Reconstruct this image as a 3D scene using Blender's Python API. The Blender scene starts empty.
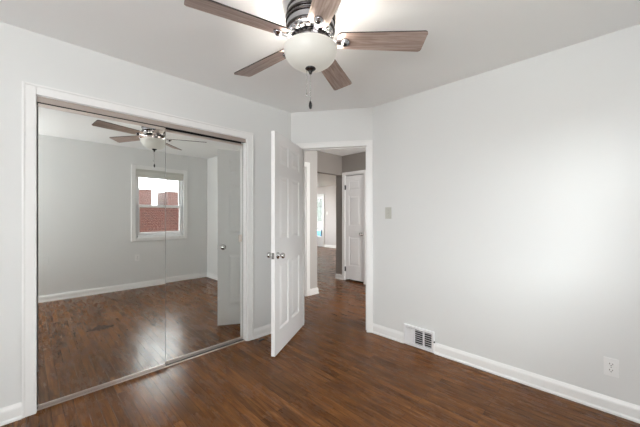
import bpy, bmesh, math, random
from mathutils import Vector, Matrix
random.seed(7)
S = bpy.context.scene
COL = S.collection
R = math.radians

# ------------------------------------------------------------------ camera, sky, light, exposure
CEIL = 2.44
cam_data = bpy.data.cameras.new('camera')
cam = bpy.data.objects.new('camera', cam_data)
COL.objects.link(cam)
cam.location = (0, 0, 1.266)
cam.rotation_euler = (R(90), 0, R(-44.898))
cam_data.sensor_width = 36
cam_data.lens = 294.94 * 36 / 640
cam_data.shift_y = 2.0 / 640
cam_data.clip_start = 0.02
S.camera = cam

vs = S.view_settings
S.display_settings.display_device = 'sRGB'
vs.view_transform = 'Standard'
vs.look = 'None'
vs.gamma = 1
vs.use_curve_mapping = False
vs.exposure = 0.06
S.cycles.max_bounces = 14
S.cycles.diffuse_bounces = 8
S.cycles.glossy_bounces = 6
S.cycles.transparent_max_bounces = 16
S.cycles.sample_clamp_indirect = 6.0
S.cycles.use_denoising = True
S.cycles.caustics_reflective = True

# overcast winter sky: dim at the horizon, bright overhead
world = bpy.data.worlds.new('overcast_sky')
S.world = world
world.use_nodes = True
nt = world.node_tree
bg = nt.nodes['Background']
tc = nt.nodes.new('ShaderNodeTexCoord')
sp = nt.nodes.new('ShaderNodeSeparateXYZ')
rmp = nt.nodes.new('ShaderNodeValToRGB')
nt.links.new(tc.outputs['Generated'], sp.inputs[0])
nt.links.new(sp.outputs['Z'], rmp.inputs[0])
HOR, ZEN = 1.15, 1.4
e = rmp.color_ramp.elements
e[0].position = 0.0
e[0].color = (HOR * .98, HOR * .99, HOR * 1.03, 1)
e[1].position = 0.75
e[1].color = (ZEN * .98, ZEN * .99, ZEN, 1)
m = rmp.color_ramp.elements.new(0.2)
m.color = (HOR * 1.28, HOR * 1.3, HOR * 1.36, 1)
nt.links.new(rmp.outputs[0], bg.inputs[0])
bg.inputs[1].default_value = 11.0


def area_light(name, loc, direction, sx, sy, power, color=(1, 1, 1), portal=False):
    d = bpy.data.lights.new(name, 'AREA')
    d.shape = 'RECTANGLE'
    d.size = sx
    d.size_y = sy
    d.energy = power
    d.color = color
    o = bpy.data.objects.new(name, d)
    COL.objects.link(o)
    o.location = loc
    o.rotation_euler = Vector(direction).to_track_quat('-Z', 'Y').to_euler()
    if portal:
        d.cycles.is_portal = True
    return o


XW = -1.95      # wall behind the camera
YW = -0.62      # wall with the window seen in the mirror
YC = 2.63       # closet wall
XR = 2.6645     # right wall
# fill lamps added behind the camera, in the front room and off the hall
W2Y = .03
area_light('rear_fill', (XW + .30, W2Y, 1.42), (1, 0, .52), 1.2, 1.2, 68, (.97, .985, 1))  # added area lamp inside the room, in front of the shade
area_light('front_room_fill', (6.0, 10.1, 1.5), (0, -1, -.1), 3.0, 1.7, 100, (1, .97, .94))  # added lamp that brightens the far room
area_light('hall_fill', (3.55, 1.2, 1.3), (0, 1, 0), .8, 1.6, 48, (1, .97, .94))  # added lamp that brightens the hall
area_light('window_portal', (1.75, YW - .10, 1.42), (0, 1, 0), .74, 1.06, 1, portal=True)

# ------------------------------------------------------------------ materials
def mat(name, color=(.8, .8, .8), rough=.5, metal=0.0, **kw):
    m = bpy.data.materials.new(name)
    m.use_nodes = True
    b = m.node_tree.nodes['Principled BSDF']
    b.inputs['Base Color'].default_value = (*color, 1)
    b.inputs['Roughness'].default_value = rough
    b.inputs['Metallic'].default_value = metal
    for k, v in kw.items():
        b.inputs[k.replace('_', ' ')].default_value = v
    return m


def N(m, t, **kw):
    n = m.node_tree.nodes.new(t)
    for k, v in kw.items():
        setattr(n, k, v)
    return n


def L(m, a, b):
    m.node_tree.links.new(a, b)


def bsdf(m):
    return m.node_tree.nodes['Principled BSDF']


def noise_bump(m, scale, strength, dist=.002, detail=4):
    t = N(m, 'ShaderNodeTexCoord')
    n = N(m, 'ShaderNodeTexNoise')
    n.inputs['Scale'].default_value = scale
    n.inputs['Detail'].default_value = detail
    b = N(m, 'ShaderNodeBump')
    b.inputs['Strength'].default_value = strength
    b.inputs['Distance'].default_value = dist
    L(m, t.outputs['Object'], n.inputs['Vector'])
    L(m, n.outputs['Fac'], b.inputs['Height'])
    L(m, b.outputs[0], bsdf(m).inputs['Normal'])
    return n


def math_node(m, op, a, b=None, clamp=False):
    n = N(m, 'ShaderNodeMath', operation=op)
    n.use_clamp = clamp
    for i, v in enumerate((a, b)):
        if v is None:
            continue
        if isinstance(v, (int, float)):
            n.inputs[i].default_value = v
        else:
            L(m, v, n.inputs[i])
    return n.outputs[0]


def mix_col(m, fac, a, b, blend='MIX'):
    n = N(m, 'ShaderNodeMix', data_type='RGBA', blend_type=blend)
    for sock, v in ((n.inputs['Factor'], fac), (n.inputs['A'], a), (n.inputs['B'], b)):
        if isinstance(v, (int, float)):
            sock.default_value = v
        elif isinstance(v, tuple):
            sock.default_value = (*v, 1)
        else:
            L(m, v, sock)
    return n.outputs['Result']


M_WALL = mat('wall_paint', (.73, .738, .728), .55)
noise_bump(M_WALL, 60, .12)
M_CEIL = mat('ceiling_paint', (.87, .875, .87), .7)
noise_bump(M_CEIL, 45, .12)
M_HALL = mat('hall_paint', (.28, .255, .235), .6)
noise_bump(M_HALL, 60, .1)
M_TRIM = mat('white_trim_paint', (.84, .84, .83), .32)
noise_bump(M_TRIM, 25, .04)
M_DOOR = mat('white_door_paint', (.91, .91, .91), .35)
n_ = noise_bump(M_DOOR, 40, .06)
M_PLASTIC = mat('white_plastic', (.82, .82, .81), .3)
M_IVORY = mat('ivory_plastic', (.56, .56, .51), .35)
M_DARK = mat('dark_void', (.012, .012, .012), .7)
M_BLACK = mat('black_metal', (.022, .021, .022), .28, .6)
M_NICKEL = mat('brushed_nickel', (.56, .55, .54), .2, 1.0)
noise_bump(M_NICKEL, 300, .03, .0005)
M_BRONZE = mat('dark_bronze', (.05, .045, .045), .24, .9)
noise_bump(M_BRONZE, 120, .04, .0005)
M_PEWTER = mat('polished_pewter', (.42, .42, .45), .2, 1.0)
M_ALU = mat('champagne_aluminium', (.66, .60, .55), .3, .85)
noise_bump(M_ALU, 200, .03, .0005)
M_EDGE = mat('mirror_edge_aluminium', (.22, .21, .20), .4, .6)
M_FASCIA = mat('taupe_fascia', (.42, .365, .33), .4, .3)
M_REG = mat('white_register_enamel', (.82, .82, .83), .3)
M_SHADE = mat('cellular_shade_fabric', (.66, .66, .62), .8)
M_SNOW = mat('snow', (.85, .87, .9), .8)
noise_bump(M_SNOW, 3, .3, .05)
M_VINYL = mat('white_vinyl', (.86, .87, .88), .3)

M_MIRROR = mat('mirror_silver', (.775, .785, .765), .0, 1.0)

M_GLASS = bpy.data.materials.new('window_glass')
M_GLASS.use_nodes = True
g = M_GLASS.node_tree
g.nodes.clear()
out = g.nodes.new('ShaderNodeOutputMaterial')
tr = g.nodes.new('ShaderNodeBsdfTransparent')
tr.inputs[0].default_value = (.95, .97, .96, 1)
gl = g.nodes.new('ShaderNodeBsdfGlossy')
gl.inputs['Roughness'].default_value = .0
fr = g.nodes.new('ShaderNodeFresnel')
fr.inputs[0].default_value = 1.22
mx = g.nodes.new('ShaderNodeMixShader')
g.links.new(fr.outputs[0], mx.inputs[0])
g.links.new(tr.outputs[0], mx.inputs[1])
g.links.new(gl.outputs[0], mx.inputs[2])
g.links.new(mx.outputs[0], out.inputs[0])

# frosted glass bowl, lit from within
M_BOWL = mat('frosted_lit_bowl', (.52, .515, .485), .4)
bsdf(M_BOWL).inputs['Emission Color'].default_value = (1, .97, .86, 1)
bsdf(M_BOWL).inputs['Emission Strength'].default_value = .22


def wood_floor():
    m = mat('worn_hardwood', rough=.3)
    b = bsdf(m)
    t = N(m, 'ShaderNodeTexCoord')
    sep = N(m, 'ShaderNodeSeparateXYZ')
    L(m, t.outputs['Object'], sep.inputs[0])
    # planks run along Y: brick texture with x<->y swapped
    comb = N(m, 'ShaderNodeCombineXYZ')
    L(m, sep.outputs['Y'], comb.inputs['X'])
    L(m, sep.outputs['X'], comb.inputs['Y'])
    br = N(m, 'ShaderNodeTexBrick', offset=.37, offset_frequency=2, squash=1.0)
    br.inputs['Scale'].default_value = 1.0
    br.inputs['Brick Width'].default_value = .95
    br.inputs['Row Height'].default_value = .0572
    br.inputs['Mortar Size'].default_value = .0011
    br.inputs['Mortar Smooth'].default_value = .3
    br.inputs['Color1'].default_value = (0, 0, 0, 1)
    br.inputs['Color2'].default_value = (1, 1, 1, 1)
    br.inputs['Mortar'].default_value = (.5, .5, .5, 1)
    L(m, comb.outputs[0], br.inputs['Vector'])
    # grain
    mp = N(m, 'ShaderNodeMapping')
    mp.inputs['Scale'].default_value = (38, 3.0, 1)
    L(m, t.outputs['Object'], mp.inputs['Vector'])
    addv = N(m, 'ShaderNodeVectorMath', operation='ADD')
    L(m, mp.outputs[0], addv.inputs[0])
    L(m, br.outputs['Color'], addv.inputs[1])
    gr = N(m, 'ShaderNodeTexNoise')
    gr.inputs['Scale'].default_value = 1.6
    gr.inputs['Detail'].default_value = 8
    gr.inputs['Roughness'].default_value = .62
    gr.inputs['Distortion'].default_value = .5
    L(m, addv.outputs[0], gr.inputs['Vector'])
    ramp = N(m, 'ShaderNodeValToRGB')
    L(m, gr.outputs['Fac'], ramp.inputs[0])
    el = ramp.color_ramp.elements
    el[0].position = .30
    el[0].color = (.048, .0160, .0050, 1)
    el[1].position = .72
    el[1].color = (.245, .105, .034, 1)
    k = ramp.color_ramp.elements.new(.5)
    k.color = (.138, .053, .0150, 1)
    # plank to plank tone
    tone = N(m, 'ShaderNodeMapRange')
    tone.inputs['To Min'].default_value = .70
    tone.inputs['To Max'].default_value = 1.28
    L(m, br.outputs['Color'], tone.inputs['Value'])
    c = mix_col(m, 1.0, ramp.outputs[0], tone.outputs[0], 'MULTIPLY')
    # large worn, paler areas
    big = N(m, 'ShaderNodeTexNoise')
    big.inputs['Scale'].default_value = 2.3
    big.inputs['Detail'].default_value = 5
    L(m, t.outputs['Object'], big.inputs['Vector'])
    bm_ = N(m, 'ShaderNodeMapRange')
    bm_.inputs['From Min'].default_value = .45
    bm_.inputs['From Max'].default_value = .75
    bm_.inputs['To Max'].default_value = .55
    L(m, big.outputs['Fac'], bm_.inputs['Value'])
    c = mix_col(m, bm_.outputs[0], c, (.17, .072, .027))
    # mottled scuffs
    mp2 = N(m, 'ShaderNodeMapping')
    mp2.inputs['Scale'].default_value = (10, 2.6, 1)
    L(m, t.outputs['Object'], mp2.inputs['Vector'])
    sc = N(m, 'ShaderNodeTexNoise')
    sc.inputs['Scale'].default_value = 1.2
    sc.inputs['Detail'].default_value = 6
    sc.inputs['Roughness'].default_value = .7
    L(m, mp2.outputs[0], sc.inputs['Vector'])
    sm = N(m, 'ShaderNodeMapRange')
    sm.inputs['From Min'].default_value = .48
    sm.inputs['From Max'].default_value = .72
    sm.inputs['To Max'].default_value = .45
    L(m, sc.outputs['Fac'], sm.inputs['Value'])
    c = mix_col(m, sm.outputs[0], c, (.050, .019, .009))

    def spot(cx, cy, rx, ry, lo, hi):
        dx = math_node(m, 'DIVIDE', math_node(m, 'SUBTRACT', sep.outputs['X'], cx), rx)
        dy = math_node(m, 'DIVIDE', math_node(m, 'SUBTRACT', sep.outputs['Y'], cy), ry)
        d = math_node(m, 'SQRT', math_node(m, 'ADD', math_node(m, 'MULTIPLY', dx, dx), math_node(m, 'MULTIPLY', dy, dy)))
        nz = math_node(m, 'MULTIPLY', math_node(m, 'SUBTRACT', sc.outputs['Fac'], .5), 3.2)
        d = math_node(m, 'ADD', d, nz)
        r = N(m, 'ShaderNodeMapRange')
        r.inputs['From Min'].default_value = lo
        r.inputs['From Max'].default_value = hi
        r.inputs['To Min'].default_value = 1
        r.inputs['To Max'].default_value = 0
        L(m, d, r.inputs['Value'])
        return r.outputs[0]
    s1 = spot(.63, 1.2, .20, .12, .45, .6)
    c = mix_col(m, math_node(m, 'MULTIPLY', s1, .8), c, (.022, .011, .008))
    s2 = spot(1.70, 2.545, .05, .018, .7, .9)
    c = mix_col(m, s2, c, (.006, .004, .003))
    c = mix_col(m, br.outputs['Fac'], c, (.012, .006, .004))
    L(m, c, b.inputs['Base Color'])
    rr = N(m, 'ShaderNodeMapRange')
    rr.inputs['From Min'].default_value = .3
    rr.inputs['From Max'].default_value = .7
    rr.inputs['To Min'].default_value = .19
    rr.inputs['To Max'].default_value = .33
    L(m, sc.outputs['Fac'], rr.inputs['Value'])
    L(m, rr.outputs[0], b.inputs['Roughness'])
    b.inputs['Specular IOR Level'].default_value = .16
    h = math_node(m, 'SUBTRACT', math_node(m, 'MULTIPLY', gr.outputs['Fac'], .35), br.outputs['Fac'])
    h = math_node(m, 'ADD', h, math_node(m, 'MULTIPLY', br.outputs['Color'], .25))
    bp = N(m, 'ShaderNodeBump')
    bp.inputs['Strength'].default_value = .22
    bp.inputs['Distance'].default_value = .0025
    L(m, h, bp.inputs['Height'])
    L(m, bp.outputs[0], b.inputs['Normal'])
    return m


M_FLOOR = wood_floor()


def blade_wood():
    m = mat('weathered_blade_wood', rough=.42)
    b = bsdf(m)
    t = N(m, 'ShaderNodeTexCoord')
    mp = N(m, 'ShaderNodeMapping')
    mp.inputs['Scale'].default_value = (2.2, 34, 10)
    L(m, t.outputs['Object'], mp.inputs['Vector'])
    n = N(m, 'ShaderNodeTexNoise')
    n.inputs['Scale'].default_value = 1.7
    n.inputs['Detail'].default_value = 8
    n.inputs['Roughness'].default_value = .65
    n.inputs['Distortion'].default_value = .8
    L(m, mp.outputs[0], n.inputs['Vector'])
    r = N(m, 'ShaderNodeValToRGB')
    L(m, n.outputs['Fac'], r.inputs[0])
    el = r.color_ramp.elements
    el[0].position = .3
    el[0].color = (.20, .135, .11, 1)
    el[1].position = .7
    el[1].color = (.52, .42, .37, 1)
    k = r.color_ramp.elements.new(.5)
    k.color = (.38, .285, .245, 1)
    L(m, r.outputs[0], b.inputs['Base Color'])
    return m


M_BLADE = blade_wood()
M_BLADE_EDGE = mat('dark_blade_edge', (.03, .022, .02), .5)


def brick(name, c1, c2, mortar):
    m = mat(name, rough=.85)
    t = N(m, 'ShaderNodeTexCoord')
    sep = N(m, 'ShaderNodeSeparateXYZ')
    L(m, t.outputs['Object'], sep.inputs[0])
    cb = N(m, 'ShaderNodeCombineXYZ')
    L(m, math_node(m, 'ADD', sep.outputs['X'], sep.outputs['Y']), cb.inputs['X'])
    L(m, sep.outputs['Z'], cb.inputs['Y'])
    b = N(m, 'ShaderNodeTexBrick')
    b.inputs['Scale'].default_value = 1
    b.inputs['Brick Width'].default_value = .22
    b.inputs['Row Height'].default_value = .10
    b.inputs['Mortar Size'].default_value = .012
    b.inputs['Color1'].default_value = (*c1, 1)
    b.inputs['Color2'].default_value = (*c2, 1)
    b.inputs['Mortar'].default_value = (*mortar, 1)
    L(m, cb.outputs[0], b.inputs['Vector'])
    L(m, b.outputs['Color'], bsdf(m).inputs['Base Color'])
    return m


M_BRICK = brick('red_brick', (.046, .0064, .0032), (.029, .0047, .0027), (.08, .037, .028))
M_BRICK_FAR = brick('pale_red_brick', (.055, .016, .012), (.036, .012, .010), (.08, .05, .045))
M_FOLIAGE = mat('dark_evergreen', (.03, .045, .035), .9)
noise_bump(M_FOLIAGE, 9, 1.0, .1)
M_CAR = mat('blue_car_paint', (.07, .17, .34), .25)
M_TYRE = mat('tyre_rubber', (.02, .02, .02), .8)
M_CARGLASS = mat('car_window_glass', (.03, .04, .05), .08)

# ------------------------------------------------------------------ mesh helpers
class MB:
    """collects shapes and links them as one mesh object"""

    def __init__(self):
        self.bm = bmesh.new()

    def box(self, x0, x1, y0, y1, z0, z1, bev=0.0, M=None, seg=2):
        b = bmesh.new()
        v = [b.verts.new((x, y, z)) for x in (x0, x1) for y in (y0, y1) for z in (z0, z1)]
        for f in ((0, 1, 3, 2), (4, 6, 7, 5), (0, 4, 5, 1), (2, 3, 7, 6), (0, 2, 6, 4), (1, 5, 7, 3)):
            b.faces.new([v[i] for i in f])
        bmesh.ops.recalc_face_normals(b, faces=b.faces)
        if bev:
            bmesh.ops.bevel(b, geom=b.edges[:], offset=bev, segments=seg, affect='EDGES', profile=.6)
        return self._take(b, M)

    def _take(self, b, M=None, mi=None):
        if M is not None:
            bmesh.ops.transform(b, matrix=M, verts=b.verts)
        me = bpy.data.meshes.new('tmp')
        if mi is not None:
            for f in b.faces:
                f.material_index = mi
        b.to_mesh(me)
        b.free()
        self.bm.from_mesh(me)
        bpy.data.meshes.remove(me)
        return self

    def prism(self, pts, z0, z1, M=None, bev=0.0, side_mat=None):
        b = bmesh.new()
        lo = [b.verts.new((x, y, z0)) for x, y in pts]
        hi = [b.verts.new((x, y, z1)) for x, y in pts]
        b.faces.new(list(reversed(lo)))
        b.faces.new(hi)
        n = len(pts)
        sides = []
        for i in range(n):
            j = (i + 1) % n
            sides.append(b.faces.new((lo[i], lo[j], hi[j], hi[i])))
        bmesh.ops.recalc_face_normals(b, faces=b.faces)
        if side_mat is not None:
            for f in sides:
                f.material_index = side_mat
        if bev:
            bmesh.ops.bevel(b, geom=b.edges[:], offset=bev, segments=2, affect='EDGES', profile=.6)
        return self._take(b, M)

    def frustum(self, x0, x1, z0, z1, yb, yt, inset, M=None):
        """raised field on a panel: base rectangle at y=yb, smaller one at y=yt"""
        b = bmesh.new()
        lo = [b.verts.new((x, yb, z)) for x, z in ((x0, z0), (x1, z0), (x1, z1), (x0, z1))]
        hi = [b.verts.new((x, yt, z)) for x, z in ((x0 + inset, z0 + inset), (x1 - inset, z0 + inset), (x1 - inset, z1 - inset), (x0 + inset, z1 - inset))]
        b.faces.new(lo)
        b.faces.new(hi)
        for i in range(4):
            j = (i + 1) % 4
            b.faces.new((lo[i], lo[j], hi[j], hi[i]))
        bmesh.ops.recalc_face_normals(b, faces=b.faces)
        return self._take(b, M)

    def lathe(self, prof, seg=40, M=None):
        """prof: (radius, z) pairs, top to bottom or reverse"""
        b = bmesh.new()
        rings = []
        for r, z in prof:
            if r < 1e-5:
                rings.append([b.verts.new((0, 0, z))])
            else:
                rings.append([b.verts.new((r * math.cos(2 * math.pi * i / seg), r * math.sin(2 * math.pi * i / seg), z)) for i in range(seg)])
        for a, c in zip(rings, rings[1:]):
            for i in range(seg):
                j = (i + 1) % seg
                if len(a) == 1 and len(c) == 1:
                    continue
                if len(a) == 1:
                    b.faces.new((a[0], c[i], c[j]))
                elif len(c) == 1:
                    b.faces.new((a[i], c[0], a[j]))
                else:
                    b.faces.new((a[i], c[i], c[j], a[j]))
        for rg in (rings[0], rings[-1]):
            if len(rg) > 1:
                b.faces.new(rg)
        bmesh.ops.recalc_face_normals(b, faces=b.faces)
        for f in b.faces:
            f.smooth = len(f.verts) <= 4
        return self._take(b, M)

    def tube(self, p, q, r, seg=10):
        p, q = Vector(p), Vector(q)
        d = q - p
        M = Matrix.Translation(p) @ d.to_track_quat('Z', 'Y').to_matrix().to_4x4()
        return self.lathe([(r, 0), (r, d.length)], seg, M)

    def sphere(self, c, r, seg=16, scale=(1, 1, 1), jitter=0):
        b = bmesh.new()
        bmesh.ops.create_uvsphere(b, u_segments=seg, v_segments=max(6, seg // 2), radius=r)
        for v in b.verts:
            if jitter:
                v.co *= 1 + random.uniform(-jitter, jitter)
            v.co = Vector((v.co.x * scale[0] + c[0], v.co.y * scale[1] + c[1], v.co.z * scale[2] + c[2]))
        for f in b.faces:
            f.smooth = True
        return self._take(b)

    def sweep(self, path, prof, M=None):
        """profile (outward offset, z) swept along an XY polyline, mitred; room lies to the left of the path"""
        b = bmesh.new()
        pts = [Vector(p) for p in path]
        rows = []
        for i, p in enumerate(pts):
            dirs = []
            if i:
                dirs.append((pts[i] - pts[i - 1]).normalized())
            if i < len(pts) - 1:
                dirs.append((pts[i + 1] - pts[i]).normalized())
            ns = [Vector((-d.y, d.x)) for d in dirs]
            nrm = sum(ns, Vector((0, 0))).normalized()
            k = 1 / max(.3, nrm.dot(ns[0]))
            rows.append([b.verts.new((p.x + nrm.x * o * k, p.y + nrm.y * o * k, z)) for o, z in prof])
        m_ = len(prof)
        for a, c in zip(rows, rows[1:]):
            for i in range(m_):
                j = (i + 1) % m_
                b.faces.new((a[i], a[j], c[j], c[i]))
        b.faces.new(rows[0])
        b.faces.new(list(reversed(rows[-1])))
        bmesh.ops.recalc_face_normals(b, faces=b.faces)
        return self._take(b, M)

    def build(self, name, material, parent=None, loc=None, rot=None):
        me = bpy.data.meshes.new(name)
        self.bm.to_mesh(me)
        self.bm.free()
        for mm in (material if isinstance(material, (list, tuple)) else [material]):
            me.materials.append(mm)
        o = bpy.data.objects.new(name, me)
        COL.objects.link(o)
        if parent is not None:
            o.parent = parent
        if loc is not None:
            o.location = loc
        if rot is not None:
            o.rotation_euler = rot
        return o


def tag(o, label, cat, group=None, kind=None):
    o['label'] = label
    o['category'] = cat
    if group:
        o['group'] = group
    if kind:
        o['kind'] = kind
    return o


def struct(o, label, cat):
    return tag(o, label, cat, kind='structure')


def thing(name, label, cat, loc=(0, 0, 0), rz=0, group=None, kind=None):
    o = bpy.data.objects.new(name, None)
    o.empty_display_size = .1
    COL.objects.link(o)
    o.location = loc
    o.rotation_euler = (0, 0, rz)
    return tag(o, label, cat, group, kind)


def copy_tree(o, parent=None):
    c = o.copy()
    COL.objects.link(c)
    if parent is not None:
        c.parent = parent
    for ch in list(o.children):
        copy_tree(ch, c)
    return c


T = .12
# ------------------------------------------------------------------ setting: floor, ceiling, walls
struct(MB().box(-2.07, 8.62, -.86, 10.12, -.12, 0).build('floor', M_FLOOR), 'worn dark brown strip hardwood floor running from the bedroom into the hall', 'floor')
struct(MB().box(-2.07, 8.62, -.86, 10.12, CEIL, CEIL + .1).build('ceiling', M_CEIL), 'plain white painted ceiling above the fan', 'ceiling')

CX0, CX1, CH = .046, 1.58, 2.04          # closet opening
b = MB()
b.box(XW - T, CX0, YC, YC + T, 0, CEIL)
b.box(CX1, 2.15, YC, YC + T, 0, CEIL)
b.box(CX0, CX1, YC, YC + T, CH, CEIL)
struct(b.build('wall_left', M_WALL), 'off-white wall around the mirrored closet opening', 'wall')

struct(MB().box(XR, XR + T, YW - T, 1.8592, 0, CEIL).build('wall_right', M_WALL), 'large bare off-white wall at the right, above the floor register', 'wall')

# canted wall with the doorway
A = Vector((2.15, 2.63))
B = Vector((XR, 1.859))
CLEN = (B - A).length
cd = (B - A) / CLEN
cn = Vector((-cd.y, cd.x))               # away from the room
if cn.x < 0:
    cn = -cn
T0, T1, DH = .118, .868, 2.035
CANG = math.atan2(cd.y, cd.x)
Mc = Matrix.Translation((A.x, A.y, 0)) @ Matrix.Rotation(CANG, 4, 'Z')   # local x along the wall, +y away from room
b = MB()
b.prism([(0, 0), (T0, 0), (T0, T), (-.05, T)], 0, CEIL, Mc)
b.prism([(T1, 0), (CLEN, 0), (CLEN + .05, T), (T1, T)], 0, CEIL, Mc)
b.box(T0, T1, 0, T, DH, CEIL, 0, Mc)
struct(b.build('wall_back', M_WALL), 'narrow off-white canted wall holding the open doorway', 'wall')

# wall with the window (seen only in the mirror)
WX0, WX1, WZ0, WZ1 = 1.347, 2.190, .875, 2.085
b = MB()
b.box(XW - T, WX0, YW - T, YW, 0, CEIL)
b.box(WX1, XR, YW - T, YW, 0, CEIL)
b.box(WX0, WX1, YW - T, YW, 0, WZ0)
b.box(WX0, WX1, YW - T, YW, WZ1, CEIL)
struct(b.build('wall_front', M_WALL), 'off-white window wall seen reflected in the closet mirrors', 'wall')
# wall behind the camera, with the added window's opening
b = MB()
b.box(XW - T, XW, YW, W2Y - .65, 0, CEIL)
b.box(XW - T, XW, W2Y + .65, YC, 0, CEIL)
b.box(XW - T, XW, W2Y - .65, W2Y + .65, 0, .8)
b.box(XW - T, XW, W2Y - .65, W2Y + .65, 2.05, CEIL)
struct(b.build('wall_rear', M_WALL), 'off-white wall behind the viewpoint', 'wall')

# closet interior
b = MB()
b.box(XW - T, 1.95, 3.31, 3.43, 0, CEIL)
b.box(-.25, -.13, YC + T, 3.31, 0, CEIL)
b.box(1.83, 1.95, YC + T, 3.31, 0, CEIL)
struct(b.build('wall_closet', M_WALL), 'white closet interior walls behind the mirrored doors', 'wall')

# hall
HX = 4.42                                # wall with the narrow door
HE = 3.355
HY = 3.43                                # hall wall left of the opening
HD0, HD1 = 2.30, 3.115                   # door on that wall
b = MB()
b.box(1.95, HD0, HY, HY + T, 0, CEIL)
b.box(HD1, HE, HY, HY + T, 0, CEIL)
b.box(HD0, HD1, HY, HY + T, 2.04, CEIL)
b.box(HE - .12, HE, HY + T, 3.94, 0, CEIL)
struct(b.build('wall_hall_left', mat('hall_left_tone', (.47, .457, .44), .6)), 'pale hall wall seen between the open bedroom door and the opening', 'wall')  # own tone, lighter than the other hall walls
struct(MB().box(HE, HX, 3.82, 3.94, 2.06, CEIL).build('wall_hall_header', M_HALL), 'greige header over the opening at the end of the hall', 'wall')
ND0, ND1 = 3.285, 3.755                  # narrow hall door (Y range)
b = MB()
b.box(HX, HX + T, 1.78, ND0, 0, CEIL)
b.box(HX, HX + T, ND1, 3.98, 0, CEIL)
b.box(HX, HX + T, ND0, ND1, 2.055, CEIL)
b.box(XR + T, 3.1, 1.78, 1.90, 0, CEIL)
b.box(4.0, HX, 1.78, 1.90, 0, CEIL)
b.box(3.1, 4.0, 1.78, 1.90, 2.2, CEIL)  # unseen opening added to let the hall fill lamp in
b.box(HX + T, 5.15, 3.10, 3.22, 0, CEIL)
b.box(5.03, 5.15, 3.22, 3.86, 0, CEIL)
b.box(4.54, 4.66, .2, 1.78, 0, CEIL)
b.box(XR + T, 4.66, .2, .32, 0, CEIL)
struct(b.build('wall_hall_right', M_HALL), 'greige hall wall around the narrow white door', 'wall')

# sitting room
FD0, FD1, FH = 8.36, 9.22, 2.06          # glazed front door
b = MB()
b.box(8.5, 8.62, 3.86, FD0, 0, CEIL)
b.box(8.5, 8.62, FD1, 10.0, 0, CEIL)
b.box(8.5, 8.62, FD0, FD1, FH, CEIL)
struct(b.build('wall_far', mat('front_room_paint', (.66, .625, .615), .6)), 'pale far wall of the room beyond the hall', 'wall')
b = MB()
b.box(HX + T, 8.5, 3.86, 3.98, 0, CEIL)
b.box(3.10, 3.22, HY + T, 10.0, 0, CEIL)
b.box(3.22, 4.5, 10.0, 10.12, 0, CEIL)
b.box(7.5, 8.62, 10.0, 10.12, 0, CEIL)
b.box(4.5, 7.5, 10.0, 10.12, 0, .65)
b.box(4.5, 7.5, 10.0, 10.12, 2.35, CEIL)
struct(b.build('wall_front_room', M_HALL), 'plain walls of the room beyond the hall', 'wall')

struct(MB().box(-2.07, 8.62, -1.15, 10.12, CEIL + .1, CEIL + 3.6).build('sky_blocker', mat('blocker_brown', (.16, .07, .05), .9)), 'added block above the ceiling, out of sight, keeping sky light off the brick', 'wall')  # added unseen block, shades the brick outside from the sky

# ------------------------------------------------------------------ baseboards
BP = [(0, 0), (.022, 0), (.022, .012), (.015, .022), (.014, .068), (.012, .078), (.006, .092), (.004, .098), (0, .098)]


def flip(p):
    return [(o, z) for o, z in p]


def baseboard(name, paths, label):
    bb = MB()
    for p in paths:
        bb.sweep(p, BP)
    return struct(bb.build(name, M_TRIM), label, 'baseboard')


CW = .065                                 # casing width
# paths run with the room on their left
def along(t, off=0):
    q = A + cd * t - cn * off
    return (q.x, q.y)


baseboard('baseboard_left', [[(CX0 - CW, YC), (XW, YC)], [(2.148, YC), (CX1 + CW, YC)]], 'white moulded baseboard along the closet wall')
baseboard('baseboard_right', [[(XR, YW), (XR, 1.176)], [(XR, 1.484), (XR, 1.856)]], 'white moulded baseboard along the right wall, broken by the register')
baseboard('baseboard_front', [[(XW, YW), (XR, YW)]], 'white baseboard under the window, seen in the mirrors')
baseboard('baseboard_rear', [[(XW, YC), (XW, YW)]], 'white baseboard behind the viewpoint')
baseboard('baseboard_hall', [[(HE, 3.94), (HE, HY), (HD1 + .065, HY)], [(HX + .12, 3.98), (HX, 3.98), (HX, ND1 + .05)], [(HX, ND0 - .05), (HX, 1.9)]][:1]
          + [[(HX, ND1 + .05), (HX, 3.98)], [(HX, 1.9), (HX, ND0 - .05)]], 'white baseboard in the hall beyond the doorway')
baseboard('baseboard_far', [[(8.5, 3.98), (8.5, FD0 - .08)]], 'white baseboard along the far room wall')


# ------------------------------------------------------------------ casings and jambs
def casing(bm_, x0, x1, z1, w, th, M=None, yout=-1, bev=.003):
    """three-sided casing standing on the wall face y=0, projecting to yout*th"""
    ya, yb = (0, yout * th) if yout > 0 else (yout * th, 0)
    bm_.box(x0 - w, x0, ya, yb, 0, z1 + w, bev, M)
    bm_.box(x1, x1 + w, ya, yb, 0, z1 + w, bev, M)
    bm_.box(x0, x1, ya, yb, z1, z1 + w, bev, M)
    # small outer bead
    yc = (yout * (th + .004), yout * th * .5)
    yc = (min(yc), max(yc))
    bm_.box(x0 - w, x0 - w + .014, *yc, 0, z1 + w, .003, M)
    bm_.box(x1 + w - .014, x1 + w, *yc, 0, z1 + w, .003, M)
    bm_.box(x0 - w + .014, x1 + w - .014, *yc, z1 + w - .014, z1 + w, .003, M)


Ml = Matrix.Translation((0, YC, 0))
b = MB()
casing(b, CX0, CX1, CH, CW, .016, Ml)
b.box(CX0 - .001, CX0 + .003, YC, YC + T, 0, CH)
b.box(CX1 - .012, CX1 + .001, YC, YC + T, 0, CH)
b.box(CX0 + .003, CX1 - .012, YC, YC + T, CH - .003, CH)
struct(b.build('trim_1', M_TRIM), 'white casing and jambs around the mirrored closet', 'trim')

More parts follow.
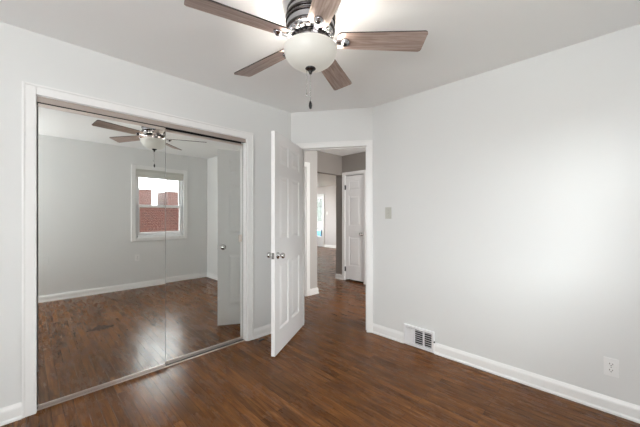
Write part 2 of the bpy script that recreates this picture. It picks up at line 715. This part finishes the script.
b = MB()
casing(b, T0 + .008, T1 - .008, DH - .012, .062, .016, Mc)
casing(b, T0, T1, DH, .05, .014, Mc @ Matrix.Translation((0, T, 0)), yout=1)
b.box(T0, T0 + .012, 0, T, 0, DH, 0, Mc)
b.box(T1 - .012, T1, 0, T, 0, DH, 0, Mc)
b.box(T0 + .012, T1 - .012, 0, T, DH - .012, DH, 0, Mc)
b.box(T0 + .012, T0 + .022, .04, .075, 0, DH - .012, .002, Mc)
b.box(T1 - .022, T1 - .012, .04, .075, 0, DH - .012, .002, Mc)
b.box(T0 + .012, T1 - .012, .04, .075, DH - .022, DH - .012, .002, Mc)
struct(b.build('trim_2', M_TRIM), 'white casing, jambs and stops of the bedroom doorway', 'trim')

Mh = Matrix.Translation((0, HY, 0))
b = MB()
casing(b, HD0, HD1, 2.04, .062, .016, Mh)
b.box(HD0, HD0 + .015, HY, HY + T, 0, 2.04)
b.box(HD1 - .015, HD1, HY, HY + T, 0, 2.04)
b.box(HD0 + .015, HD1 - .015, HY, HY + T, 2.025, 2.04)
struct(b.build('trim_3', M_TRIM), 'white casing of the hall doorway half hidden by the open bedroom door', 'trim')

Mn = Matrix.Translation((HX, 0, 0)) @ Matrix.Rotation(R(90), 4, 'Z')    # local x -> +Y, local y -> -X
b = MB()
casing(b, ND0, ND1, 2.055, .05, .016, Mn, yout=1)
b.box(ND0, ND0 + .012, -T, 0, 0, 2.055, 0, Mn)
b.box(ND1 - .012, ND1, -T, 0, 0, 2.055, 0, Mn)
b.box(ND0 + .012, ND1 - .012, -T, 0, 2.043, 2.055, 0, Mn)
struct(b.build('trim_4', M_TRIM), 'white casing around the narrow hall door', 'trim')

Mf = Matrix.Translation((8.5, 0, 0)) @ Matrix.Rotation(R(90), 4, 'Z')
b = MB()
casing(b, FD0, FD1, FH, .075, .018, Mf, yout=1)
struct(b.build('trim_5', M_TRIM), 'white casing around the glazed front door in the far room', 'trim')


# ------------------------------------------------------------------ panel doors
def panel_leaf(w, h, t, cols, rows):
    """leaf from x=0..w, y=0..t, z=0..h; cols, rows: panel ranges"""
    b = MB()
    b.box(.004, w - .004, .010, t - .010, .004, h - .004)
    xs = [0] + [v for c in cols for v in c] + [w]
    for i in range(0, len(xs), 2):
        b.box(xs[i], xs[i + 1], 0, t, 0, h)
    zs = [0] + [v for r in rows for v in r] + [h]
    for c0, c1 in cols:
        for i in range(0, len(zs), 2):
            b.box(c0, c1, 0, t, zs[i], zs[i + 1])
        for z0, z1 in rows:
            # sticking (sloped edge) and raised field, both faces
            for yf, yc in ((0, .010), (t, t - .010)):
                s = .018
                b.frustum(c0 + s, c1 - s, z0 + s, z1 - s, yc, yc + (yf - yc) * .75, .026)
                for (a0, a1, d0, d1) in ((c0, c0 + .009, z0, z1), (c1 - .009, c1, z0, z1), (c0, c1, z0, z0 + .009), (c0, c1, z1 - .009, z1)):
                    b.box(a0, a1, min(yc, yc + (yf - yc) * .55), max(yc, yc + (yf - yc) * .55), d0, d1)
    return b


def knob_mb(out):
    """door knob along +y*out from a face at y=0"""
    Mk = Matrix.Rotation(R(-90 * out), 4, 'X')
    prof = [(.0, 0), (.032, 0), (.032, .004), (.028, .009), (.014, .012), (.011, .022), (.012, .030), (.021, .036), (.0265, .046), (.0265, .054), (.022, .062), (.012, .066), (0, .067)]
    return MB().lathe(prof, 28, Mk)


ROWS = [(.205, .82), (1.03, 1.62), (1.725, 1.925)]
DW = .742
hinge = A + cd * (T0 + .004) - cn * .022
free_dir = Vector((1.553, 2.150)) - hinge
d1 = thing('door_1', 'white six-panel bedroom door standing open into the room', 'door', (hinge.x, hinge.y, .012),
           math.atan2(free_dir.y, free_dir.x), kind='structure')
# local x from hinge to free edge; local +y is the face seen, -y faces the closet
panel_leaf(DW, 2.008, .035, [(.105, .325), (.417, .637)], ROWS).build('leaf', M_DOOR, d1, (0, -.0175, 0))
k1 = knob_mb(1).build('knob', M_NICKEL, d1, (DW - .062, .0175, .892))
k2 = knob_mb(-1).build('knob', M_NICKEL, d1, (DW - .062, -.0175, .892))
MB().box(DW - .0005, DW + .0015, -.013, .013, .865, .92, .0004).build('latch_plate', M_NICKEL, d1)
for hz in (.2, 1.0, 1.8):
    MB().tube((-.006, -.02, hz - .045), (-.006, -.02, hz + .045), .006, 12).box(-.004, .03, -.0195, -.0176, hz - .044, hz + .044).build('hinge', M_NICKEL, d1)

d2 = thing('door_2', 'narrow white three-panel door closed at the end of the hall', 'door', (HX + .015, ND1 - .014, .032), R(-90), kind='structure')
NW = ND1 - ND0 - .028
lf = panel_leaf(NW, 2.0, .035, [(.085, NW - .085)], [(.27, .83), (1.04, 1.62), (1.72, 1.92)])
lf.build('leaf', M_DOOR, d2, (0, 0, 0))
knob_mb(-1).build('knob', M_NICKEL, d2, (NW - .045, 0, .885))
for hz in (.19, 1.78):
    MB().box(-.012, .012, -.017, -.001, hz - .045, hz + .045, .002).build('hinge', M_BRONZE, d2)

d3 = thing('door_3', 'white hall door in shadow just behind the edge of the open bedroom door', 'door', (HD0 + .018, HY + .07, .01), 0, kind='structure')
panel_leaf(HD1 - HD0 - .036, 2.01, .035, [(.105, .345), (.435, .675)], ROWS).build('leaf', M_DOOR, d3)
knob_mb(-1).build('knob', M_NICKEL, d3, (.06, 0, .9))

# glazed front door far away
d4 = thing('door_4', 'white glazed front door in the far room, partly hidden by the hall wall', 'door', (8.53, FD1 - .004, .0), R(-90), kind='structure')
FW = FD1 - FD0 - .008
b = MB()
b.box(0, .09, 0, .04, 0, FH - .005, .003)
b.box(FW - .09, FW, 0, .04, 0, FH - .005, .003)
b.box(.09, FW - .09, 0, .04, 0, .42, .003)
b.box(.09, FW - .09, 0, .04, FH - .115, FH - .005, .003)
b.box(.09, FW - .09, 0, .04, .68, 1.03, .003)
b.build('frame', M_VINYL, d4)
MB().box(.088, FW - .088, .017, .023, .418, .682).box(.088, FW - .088, .017, .023, 1.028, FH - .113).build('pane', M_GLASS, d4)
MB().box(.02, .05, -.05, 0, .98, 1.02, .006).box(.02, .13, -.06, -.045, .99, 1.01, .005).build('lever_handle', M_NICKEL, d4)

# ------------------------------------------------------------------ closet: tracks and mirrored doors
tk = thing('closet_head_track', 'long taupe head track above the mirrored sliding doors', 'track', (0, YC, 0))
tf = thing('closet_floor_track', 'thin champagne metal floor track under the mirrored sliding doors', 'track', (0, YC, 0))
MB().box(CX0 + .003, CX1 - .012, .004, .008, 2.000, CH - .003, .001).build('top_fascia', M_FASCIA, tk)
MB().box(CX0 + .003, CX1 - .012, .016, .095, 2.020, CH - .004).box(CX0 + .003, CX1 - .012, .044, .047, 2.004, 2.020).box(CX0 + .003, CX1 - .012, .092, .095, 2.001, 2.020).build('top_channel', M_DARK, tk)
b = MB()
b.box(CX0 + .003, CX1 - .012, .016, .095, 0, .004, .001)
for y in (.022, .062):
    b.box(CX0 + .003, CX1 - .012, y, y + .003, .004, .009, .0008)
b.build('rail', M_ALU, tf)
MB().box(CX0 + .004, CX1 - .013, .036, .056, .0042, .0052).build('gap_shade_strip', M_DARK, tf)  # black strip painted in for the shaded gap below the rear door
MB().box(CX0 + .003, CX1 - .012, .0163, .019, 2.0005, 2.020).build('fascia_back_shade', M_DARK, tk)  # black strip that puts shade on the back of the fascia


def mirror_door(x0, x1, yf, label, pull):
    o = thing('sliding_mirror_door', label, 'mirror door', ((x0 + x1) / 2, yf, 0.012), 0, 'mirrored closet doors')
    w = x1 - x0
    h0, h1 = .005, 1.982
    fw = .0025
    # glass panel with a real thickness and backing
    MB().box(-w / 2 + .003, w / 2 - .003, .003, .007, h0 + .012, h1 - .006).build('mirror', M_MIRROR, o)
    MB().box(-w / 2 + .003, w / 2 - .003, .0075, .016, h0 + .010, h1 - .006).build('backing', M_DARK, o)
    MB().box(-w / 2, -w / 2 + fw, 0, .022, h0, h1, .0015).build('side_frame', M_EDGE, o)
    MB().box(w / 2 - fw, w / 2, 0, .022, h0, h1, .0015).build('side_frame', M_EDGE, o)
    MB().box(-w / 2 + fw, w / 2 - fw, -.001, .022, h0, h0 + .020, .002).box(-w / 2 + fw, w / 2 - fw, -.0035, 0, h0 + .008, h0 + .013, .001).build('bottom_rail', M_ALU, o)
    MB().box(-w / 2 + fw, w / 2 - fw, 0, .022, h1 - .022, h1, .0015).build('top_rail', M_ALU, o)
    if pull:
        MB().box(w / 2 - .048, w / 2 - .012, -.002, .006, .99, 1.06, .0015).build('finger_pull', M_ALU, o)
    return o


mirror_door(CX0 + .007, .822, YC + .010, 'left mirrored sliding door in the front track, reflecting the window and fan', False)
mirror_door(.790, CX1 - .014, YC + .052, 'right mirrored sliding door in the rear track, reflecting the open bedroom door', True)

# ------------------------------------------------------------------ window seen in the mirror
w1 = thing('window_1', 'white double-hung window with brick buildings outside, seen in the mirror', 'window', ((WX0 + WX1) / 2, YW, 0), 0, kind='structure')
hw = (WX1 - WX0) / 2
b = MB()     # casing, stool and apron on the room side (+y)
b.box(-hw - .065, -hw + .004, 0, .018, WZ0 - .06, WZ1 + .065, .005)
b.box(hw - .004, hw + .065, 0, .018, WZ0 - .06, WZ1 + .065, .005)
b.box(-hw + .004, hw - .004, 0, .018, WZ1 - .004, WZ1 + .065, .005)
b.box(-hw + .004, hw - .004, 0, .018, WZ0 - .06, WZ0 + .004, .005)
b.build('casing', M_TRIM, w1)
b = MB()
b.box(-hw, -hw + .035, -.11, -.036, WZ0, WZ1, .003)
b.box(hw - .035, hw, -.11, -.036, WZ0, WZ1, .003)
b.box(-hw + .035, hw - .035, -.11, -.036, WZ1 - .03, WZ1, .003)
b.box(-hw + .035, hw - .035, -.11, 0, WZ0, WZ0 + .035, .003)
b.build('frame', M_VINYL, w1)
zm = 1.435
for (z0, z1, y0, nm) in ((WZ0 + .035, zm + .022, -.055, 'lower'), (zm - .022, WZ1 - .03, -.095, 'upper')):
    b = MB()
    a = hw - .035
    st = .036
    bot = .055 if nm == 'lower' else .044
    b.box(-a, -a + st, y0, y0 + .03, z0, z1, .003)
    b.box(a - st, a, y0, y0 + .03, z0, z1, .003)
    b.box(-a + st, a - st, y0, y0 + .03, z0, z0 + bot, .003)
    b.box(-a + st, a - st, y0, y0 + .03, z1 - .044, z1, .003)
    sash = b.build('sash', M_VINYL, w1)
    MB().box(-a + st - .004, a - st + .004, y0 + .013, y0 + .018, z0 + bot - .004, z1 - .040).build('pane', M_GLASS, sash)
    if nm == 'lower':
        MB().box(-.03, .03, y0 + .03, y0 + .045, z1 - .015, z1 + .004, .003).build('sash_lock', M_VINYL, sash)

sh = thing('window_shade', 'off-white cellular shade pulled up at the top of the window', 'window shade', ((WX0 + WX1) / 2, YW, WZ1 - .002), 0)
MB().box(-hw + .003, hw - .003, -.034, .012, -.045, -.002, .003).build('head_rail', M_IVORY, sh)
b = MB()
for i in range(5):
    b.box(-hw + .006, hw - .006, -.030, .008, -.062 - i * .0165, -.046 - i * .0165, .004)
b.build('pleats', M_SHADE, sh)
MB().box(-hw + .006, hw - .006, -.032, .010, -.148, -.129, .003).build('bottom_rail', M_PLASTIC, sh)

# window added behind the camera, unseen, as a setting for the fill lamp
w2 = thing('unseen_window_2', 'white double-hung window added unseen behind the viewpoint', 'window', (XW, W2Y, 0), R(90), kind='structure')
b = MB()
for s in (-1, 1):
    b.box(min(s * .65, s * .60), max(s * .65, s * .60), 0, .11, .8, 2.05, .003)
b.box(-.60, .60, 0, .11, .8, .85, .003)
b.box(-.60, .60, 0, .11, 2.0, 2.05, .003)
b.box(-.025, .025, .03, .08, .85, 2.0, .003)
b.box(-.60, -.025, .035, .075, 1.40, 1.44, .003)
b.box(.025, .60, .035, .075, 1.40, 1.44, .003)
b.build('frame', M_VINYL, w2)
MB().box(-.60, .60, .012, .028, .85, 2.0, .003).build('added_shade', M_SHADE, w2)  # added opaque sheet, keeps sky out behind the fill lamp
w3 = thing('unseen_window_3', 'wide white window added to the far room, out of sight', 'window', (6.0, 10.06, 0), 0, kind='structure')  # unseen window added along with the far room lamp
b = MB()
for x in (-1.5, -.52, .46, 1.45):
    b.box(x, x + .05, -.05, .04, .65, 2.35, .003)
b.box(-1.5, 1.5, -.05, .04, .65, .7, .003)
b.box(-1.5, 1.5, -.05, .04, 2.3, 2.35, .003)
b.build('frame', M_VINYL, w3)
MB().box(-1.46, 1.46, -.005, .0, .69, 2.31).build('pane', M_GLASS, w3)

# ------------------------------------------------------------------ ceiling fan
FX, FY = 1.135, 1.215
fan = thing('ceiling_fan', 'flush ceiling fan with five weathered wood blades and a lit frosted bowl', 'ceiling fan', (FX, FY, CEIL), 0)
Z = lambda z: z - CEIL
b = MB()
b.lathe([(0, Z(2.44)), (.118, Z(2.44)), (.124, Z(2.425)), (.130, Z(2.40)), (.134, Z(2.385)), (.134, Z(2.31)), (.126, Z(2.285)), (.112, Z(2.268)), (0, Z(2.268))], 56)
b.build('motor_housing', M_PEWTER, fan)
b = MB()
for zc, r_ in ((2.414, .131), (2.372, .139), (2.348, .139), (2.302, .137)):
    b.lathe([(r_ - .016, Z(zc + .011)), (r_, Z(zc + .007)), (r_ + .002, Z(zc)), (r_, Z(zc - .007)), (r_ - .016, Z(zc - .011))], 56)
b.build('black_band', M_BRONZE, fan)
b = MB()
for i in range(22):
    a = 2 * math.pi * i / 22
    b.box(.100, .128, -.006, .006, Z(2.268), Z(2.286), .001, Matrix.Rotation(a, 4, 'Z'))
b.build('vent_fins', M_NICKEL, fan)
MB().lathe([(0, Z(2.268)), (.105, Z(2.268)), (.105, Z(2.236)), (.098, Z(2.230)), (0, Z(2.230))], 48).build('blade_hub', M_BRONZE, fan)
MB().lathe([(0, Z(2.230)), (.092, Z(2.230)), (.094, Z(2.215)), (.102, Z(2.210)), (.102, Z(2.204)), (0, Z(2.204))], 48).build('light_plate', M_PEWTER, fan)
# frosted bowl: hollow, open at the top
prof = []
RB, HB = .150, .104
for i in range(15):
    a = (math.pi / 2) * i / 14
    prof.append((RB * math.cos(a) ** .80 if i < 14 else 0.0, Z(2.200) - HB * math.sin(a)))
outer = [(RB - .003, Z(2.206)), (RB, Z(2.205))] + prof
b = MB()
b.lathe(outer, 56)
bowl = b.build('glass_bowl', M_BOWL, fan)
# remove the cap so the bowl stays open upwards, give it wall thickness
bmx = bmesh.new()
bmx.from_mesh(bowl.data)
caps = [f for f in bmx.faces if len(f.verts) > 6]
bmesh.ops.delete(bmx, geom=caps, context='FACES_ONLY')
bmx.to_mesh(bowl.data)
bmx.free()
so = bowl.modifiers.new('thickness', 'SOLIDIFY')
so.thickness = .004
so.offset = -1
MB().lathe([(0, Z(2.098)), (.026, Z(2.098)), (.030, Z(2.092)), (.024, Z(2.086)), (.012, Z(2.080)), (.009, Z(2.070)), (.006, Z(2.062)), (0, Z(2.060))], 28).build('finial', M_BRONZE, fan)

for ang in (24, 95.5, 165, 240, 316):
    Ma = Matrix.Rotation(R(ang), 4, 'Z')
    r0, r1 = .150, .645
    w0, w1_ = .056, .0725
    pts = []
    # rounded root, slightly flared, tip with small rounded corners

    def corner(cx, cy, r, a0, a1, n=5):
        for i in range(n + 1):
            a = R(a0 + (a1 - a0) * i / n)
            pts.append((cx + r * math.cos(a), cy + r * math.sin(a)))
    corner(r1 - .018, w1_ - .018, .018, 90, 0)
    corner(r1 - .018, -w1_ + .018, .018, 0, -90)
    corner(r0 + .03, -w0 + .03, .03, -90, -180)
    corner(r0 + .03, w0 - .03, .03, 180, 90)
    bl = MB().prism(pts, -.0035, .0035, side_mat=1).build('blade', [M_BLADE, M_BLADE_EDGE], fan)
    # counter-clockwise edge (+y) hangs lower
    bl.matrix_basis = Ma @ Matrix.Translation((0, 0, Z(2.252))) @ Matrix.Rotation(R(-13), 4, 'X')
    b = MB()
    b.box(.085, .205, -.014, .014, -.016, -.010, .003)
    b.lathe([(0, -.005), (.024, -.005), (.026, -.011), (.024, -.017), (.016, -.020), (.015, -.025), (0, -.026)], 28, Matrix.Translation((.195, 0, 0)))
    b.box(.075, .11, -.020, .020, -.022, -.008, .004)
    br_ = b.build('blade_bracket', M_PEWTER, bl, (0, 0, 0))
    MB().lathe([(0, -.025), (.011, -.025), (.010, -.029), (0, -.031)], 18, Matrix.Translation((.195, 0, 0))).build('cap', M_BLACK, br_)


def chain(x, y, z0, z1, pull):
    b = MB()
    n = int((z0 - z1) / .006)
    for i in range(n):
        b.sphere((x, y, Z(z0 - i * .006)), .0022, 8)
    b.tube((x, y, Z(z0)), (x, y, Z(z1)), .0009, 6)
    c = b.build('pull_chain', M_NICKEL, fan)
    if pull == 'wood':
        MB().lathe([(0, Z(z1)), (.004, Z(z1)), (.0085, Z(z1 - .012)), (.0095, Z(z1 - .026)), (.006, Z(z1 - .042)), (0, Z(z1 - .045))], 18, Matrix.Translation((x, y, 0))).build('chain_pull', M_BLACK, c)
    else:
        MB().lathe([(0, Z(z1)), (.002, Z(z1)), (.0045, Z(z1 - .008)), (.005, Z(z1 - .016)), (0, Z(z1 - .018))], 14, Matrix.Translation((x, y, 0))).build('chain_pull', M_NICKEL, c)


chain(0, 0, 2.060, 1.910, 'wood')
chain(-.016, .014, 2.075, 1.955, 'bell')
# the fan's bulbs, between bowl and blades
for a in (0, 60, 120, 180, 240, 300):
    ld = bpy.data.lights.new('fan_bulb', 'POINT')
    ld.energy = 4.6
    ld.color = (1, .94, .85)
    ld.shadow_soft_size = .014
    lo = bpy.data.objects.new('fan_bulb', ld)
    COL.objects.link(lo)
    lo.location = (FX + .124 * math.cos(R(a)), FY + .124 * math.sin(R(a)), 2.178)


# ------------------------------------------------------------------ wall plates (local: plate faces -y ... room side)
def slot(b, x0, x1, z0, z1, y):
    b.box(x0, x1, y - .0006, y + .001, z0, z1)


def outlet(loc, rz, label):
    o = thing('electrical_outlet', label, 'outlet', loc, rz, 'electrical outlets')
    MB().box(-.035, .035, -.006, 0, -.058, .058, .003).build('plate', M_PLASTIC, o)
    for s in (-1, 1):
        f = MB().prism([(.017 * math.cos(a), .0145 * math.sin(a)) for a in [2 * math.pi * i / 24 for i in range(24)]], 0, .0025,
                       Matrix.Translation((0, -.006, s * .0195)) @ Matrix.Rotation(R(90), 4, 'X')).build('receptacle', M_PLASTIC, o)
        b = MB()
        y = -.0087
        slot(b, -.0085, -.0055, s * .0195 - .001, s * .0195 + .008, y)
        slot(b, .0055, .0085, s * .0195 - .001, s * .0195 + .007, y)
        b.box(-.0025, .0025, y - .0006, y + .001, s * .0195 - .010, s * .0195 - .0055)
        b.build('slots', M_DARK, f)
    MB().lathe([(0, 0), (.0035, 0), (.003, .0012), (0, .0014)], 14, Matrix.Translation((0, -.006, 0)) @ Matrix.Rotation(R(90), 4, 'X')).build('screw', M_NICKEL, o)
    return o


outlet((XR, .022, .292), R(-90), 'white duplex electrical outlet low on the right wall')
outlet((1.376, YW, .53), R(180), 'white electrical outlet under the window, seen in the mirror')

o = thing('blank_wall_plate', 'small painted blank plate low on the window wall at the mirror\'s left edge', 'wall plate', (.20, YW, .60), R(180))
MB().box(-.035, .035, -.005, 0, -.058, .058, .003).build('plate', M_WALL, o)
for s in (-1, 1):
    MB().lathe([(0, 0), (.0035, 0), (.003, .0012), (0, .0014)], 14, Matrix.Translation((0, -.005, s * .042)) @ Matrix.Rotation(R(90), 4, 'X')).build('screw', M_WALL, o)


def switch(loc, rz, label, m):
    o = thing('light_switch', label, 'light switch', loc, rz, 'light switches')
    MB().box(-.036, .036, -.006, 0, -.06, .06, .003).build('plate', m, o)
    MB().box(-.0055, .0055, -.0075, -.005, -.0125, .0125, .0008).build('toggle_frame', m, o)
    MB().box(-.004, .004, -.017, -.006, -.004, .006, .0015, Matrix.Rotation(R(18), 4, 'X')).build('toggle', m, o)
    for s in (-1, 1):
        MB().lathe([(0, 0), (.0035, 0), (.003, .0012), (0, .0014)], 14, Matrix.Translation((0, -.006, s * .030)) @ Matrix.Rotation(R(90), 4, 'X')).build('screw', M_NICKEL, o)
    return o


switch((XR, 1.667, 1.292), R(-90), 'ivory toggle light switch on the right wall beside the doorway', M_IVORY)
switch((8.5, 8.13, 1.36), R(-90), 'small white light switch on the far room wall beside the glazed door', M_PLASTIC)

# ------------------------------------------------------------------ floor register on the right wall
rg = thing('wall_register', 'white metal heat register at the foot of the right wall', 'register', (XR, 1.33, 0), R(-90))
# local x runs -Y world (to the viewer's right), local y toward the wall
RW, RH = .152, .196
b = MB()
b.box(-RW, -RW + .022, -.022, 0, .004, RH, .003)
b.box(RW - .022, RW, -.022, 0, .004, RH, .003)
b.box(-RW + .022, RW - .022, -.022, 0, .004, .030, .003)
b.box(-RW + .022, RW - .022, -.022, 0, RH - .024, RH, .003)
b.box(-.050, -.038, -.022, 0, .030, RH - .024, .002)
b.box(.045, .057, -.022, 0, .030, RH - .024, .002)
b.build('frame', M_REG, rg)
MB().box(-RW + .022, RW - .022, -.0035, -.001, .03, RH - .03).build('duct_opening', M_DARK, rg)
MB().box(-RW + .023, -.051, -.014, -.004, .031, RH - .031, .002).build('closed_louver_panel', M_REG, rg)
for (x0, x1) in ((-.037, .044), (.058, RW - .023)):
    b = MB()
    for i in range(7):
        zc = .040 + i * .0202
        b.box(x0, x1, -.008, .008, -.0012, .0012, 0, Matrix.Translation((0, -.0125, zc)) @ Matrix.Rotation(R(-38), 4, 'X'))
    b.build('louvers', M_REG, rg)
b = MB()
for i in range(5):
    xx = -RW + .035 + i * .014
    b.box(xx, xx + .003, -.0165, -.0135, .036, RH - .036)
b.build('ribs', M_REG, rg)
MB().box(RW, RW + .010, -.030, -.012, .105, .112, .001).lathe([(0, -.005), (.005, -.004), (.006, 0), (.005, .004), (0, .005)], 14, Matrix.Translation((RW + .010, -.028, .1085))).build('damper_lever', M_BLACK, rg)

# ------------------------------------------------------------------ outdoors
M_GROUND = mat('dull_ground', (.13, .125, .09), .95)  # dull tone used instead of snow, bounces less light onto the brick
noise_bump(M_GROUND, 8, .6, .05)
struct(MB().box(-40, 60, -60, 60, -.75, -.70).build('ground', M_GROUND), 'dull ground outside the windows, kept dark to bounce less light', 'ground')


def house(name, label, x0, x1, y0, y1, z0, z1, mt, wins, flat=True, cap=.14):
    o = thing(name, label, 'building', ((x0 + x1) / 2, y1, z0), 0, 'brick houses beyond the garage' if name == 'brick_house' else None)
    w = (x1 - x0) / 2
    d = y1 - y0
    h = z1 - z0
    MB().box(-w, w, -d, 0, 0, h).build('wall', mt, o)
    if flat:
        MB().box(-w - .04, w + .04, -d - .04, .04, h, h + cap, .02).build('roof', M_SNOW, o)
    else:
        MB().prism([(-w - .25, h), (w + .25, h), (0, h + 1.3)], 0, d + .4, Matrix.Translation((0, .2, 0)) @ Matrix.Rotation(R(90), 4, 'X')).build('roof', M_SNOW, o)
    for (a, c, zz, hh) in wins:
        f = MB().box(a, c, 0, .05, zz, zz + hh, .01).build('window', M_VINYL, o)
        MB().box(a + .07, c - .07, .05, .055, zz + .07, zz + hh - .07).build('pane', M_CARGLASS, f)
    return o


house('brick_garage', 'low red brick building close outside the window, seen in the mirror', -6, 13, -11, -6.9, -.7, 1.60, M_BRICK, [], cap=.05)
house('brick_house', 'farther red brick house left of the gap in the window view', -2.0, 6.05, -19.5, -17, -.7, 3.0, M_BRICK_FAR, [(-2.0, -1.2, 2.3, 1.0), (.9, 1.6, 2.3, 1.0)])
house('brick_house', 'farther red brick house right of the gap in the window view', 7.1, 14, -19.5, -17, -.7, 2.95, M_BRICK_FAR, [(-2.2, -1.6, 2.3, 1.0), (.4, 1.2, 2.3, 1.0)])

sb = thing('evergreen_hedge', 'dark evergreen shrubs outside the glazed front door', 'hedge', (12.4, 12.7, -.7))
b = MB()
for i in range(48):
    b.sphere((random.uniform(-1.5, 1.5), random.uniform(-1.5, 1.5), random.uniform(2.0, 3.9)), random.uniform(.35, .6), 12, jitter=.12)
b.build('foliage', M_FOLIAGE, sb)
for i in range(3):
    MB().tube((-1.3 + i * 1.3, (-1) ** i * .9, 0), (-1.3 + i * 1.3, (-1) ** i * .9, 2.2), .05).build('trunk', M_TYRE, sb)
cr = thing('car', 'small blue car parked beyond the glazed front door', 'car', (17.3, 17.2, -.7), R(50))
side = [(-2.0, .28), (2.0, .28), (2.08, .55), (1.95, .78), (1.0, .92), (-1.7, .98), (-2.05, .8), (-2.08, .5)]
MB().prism(side, -.85, .85, Matrix.Rotation(R(90), 4, 'X'), .04).build('body', M_CAR, cr)
MB().prism([(-1.55, .95), (.95, .92), (.35, 1.40), (-1.15, 1.42)], -.72, .72, Matrix.Rotation(R(90), 4, 'X'), .05).build('cabin', M_CARGLASS, cr)
MB().box(-1.1, .3, -.68, .68, 1.41, 1.50, .03).build('roof', M_SNOW, cr)
for x in (-1.3, 1.3):
    for y in (-.8, .8):
        MB().lathe([(0, -.1), (.31, -.1), (.33, -.06), (.33, .06), (.31, .1), (0, .1)], 24, Matrix.Translation((x, y, .33)) @ Matrix.Rotation(R(90), 4, 'X')).build('wheel', M_TYRE, cr)
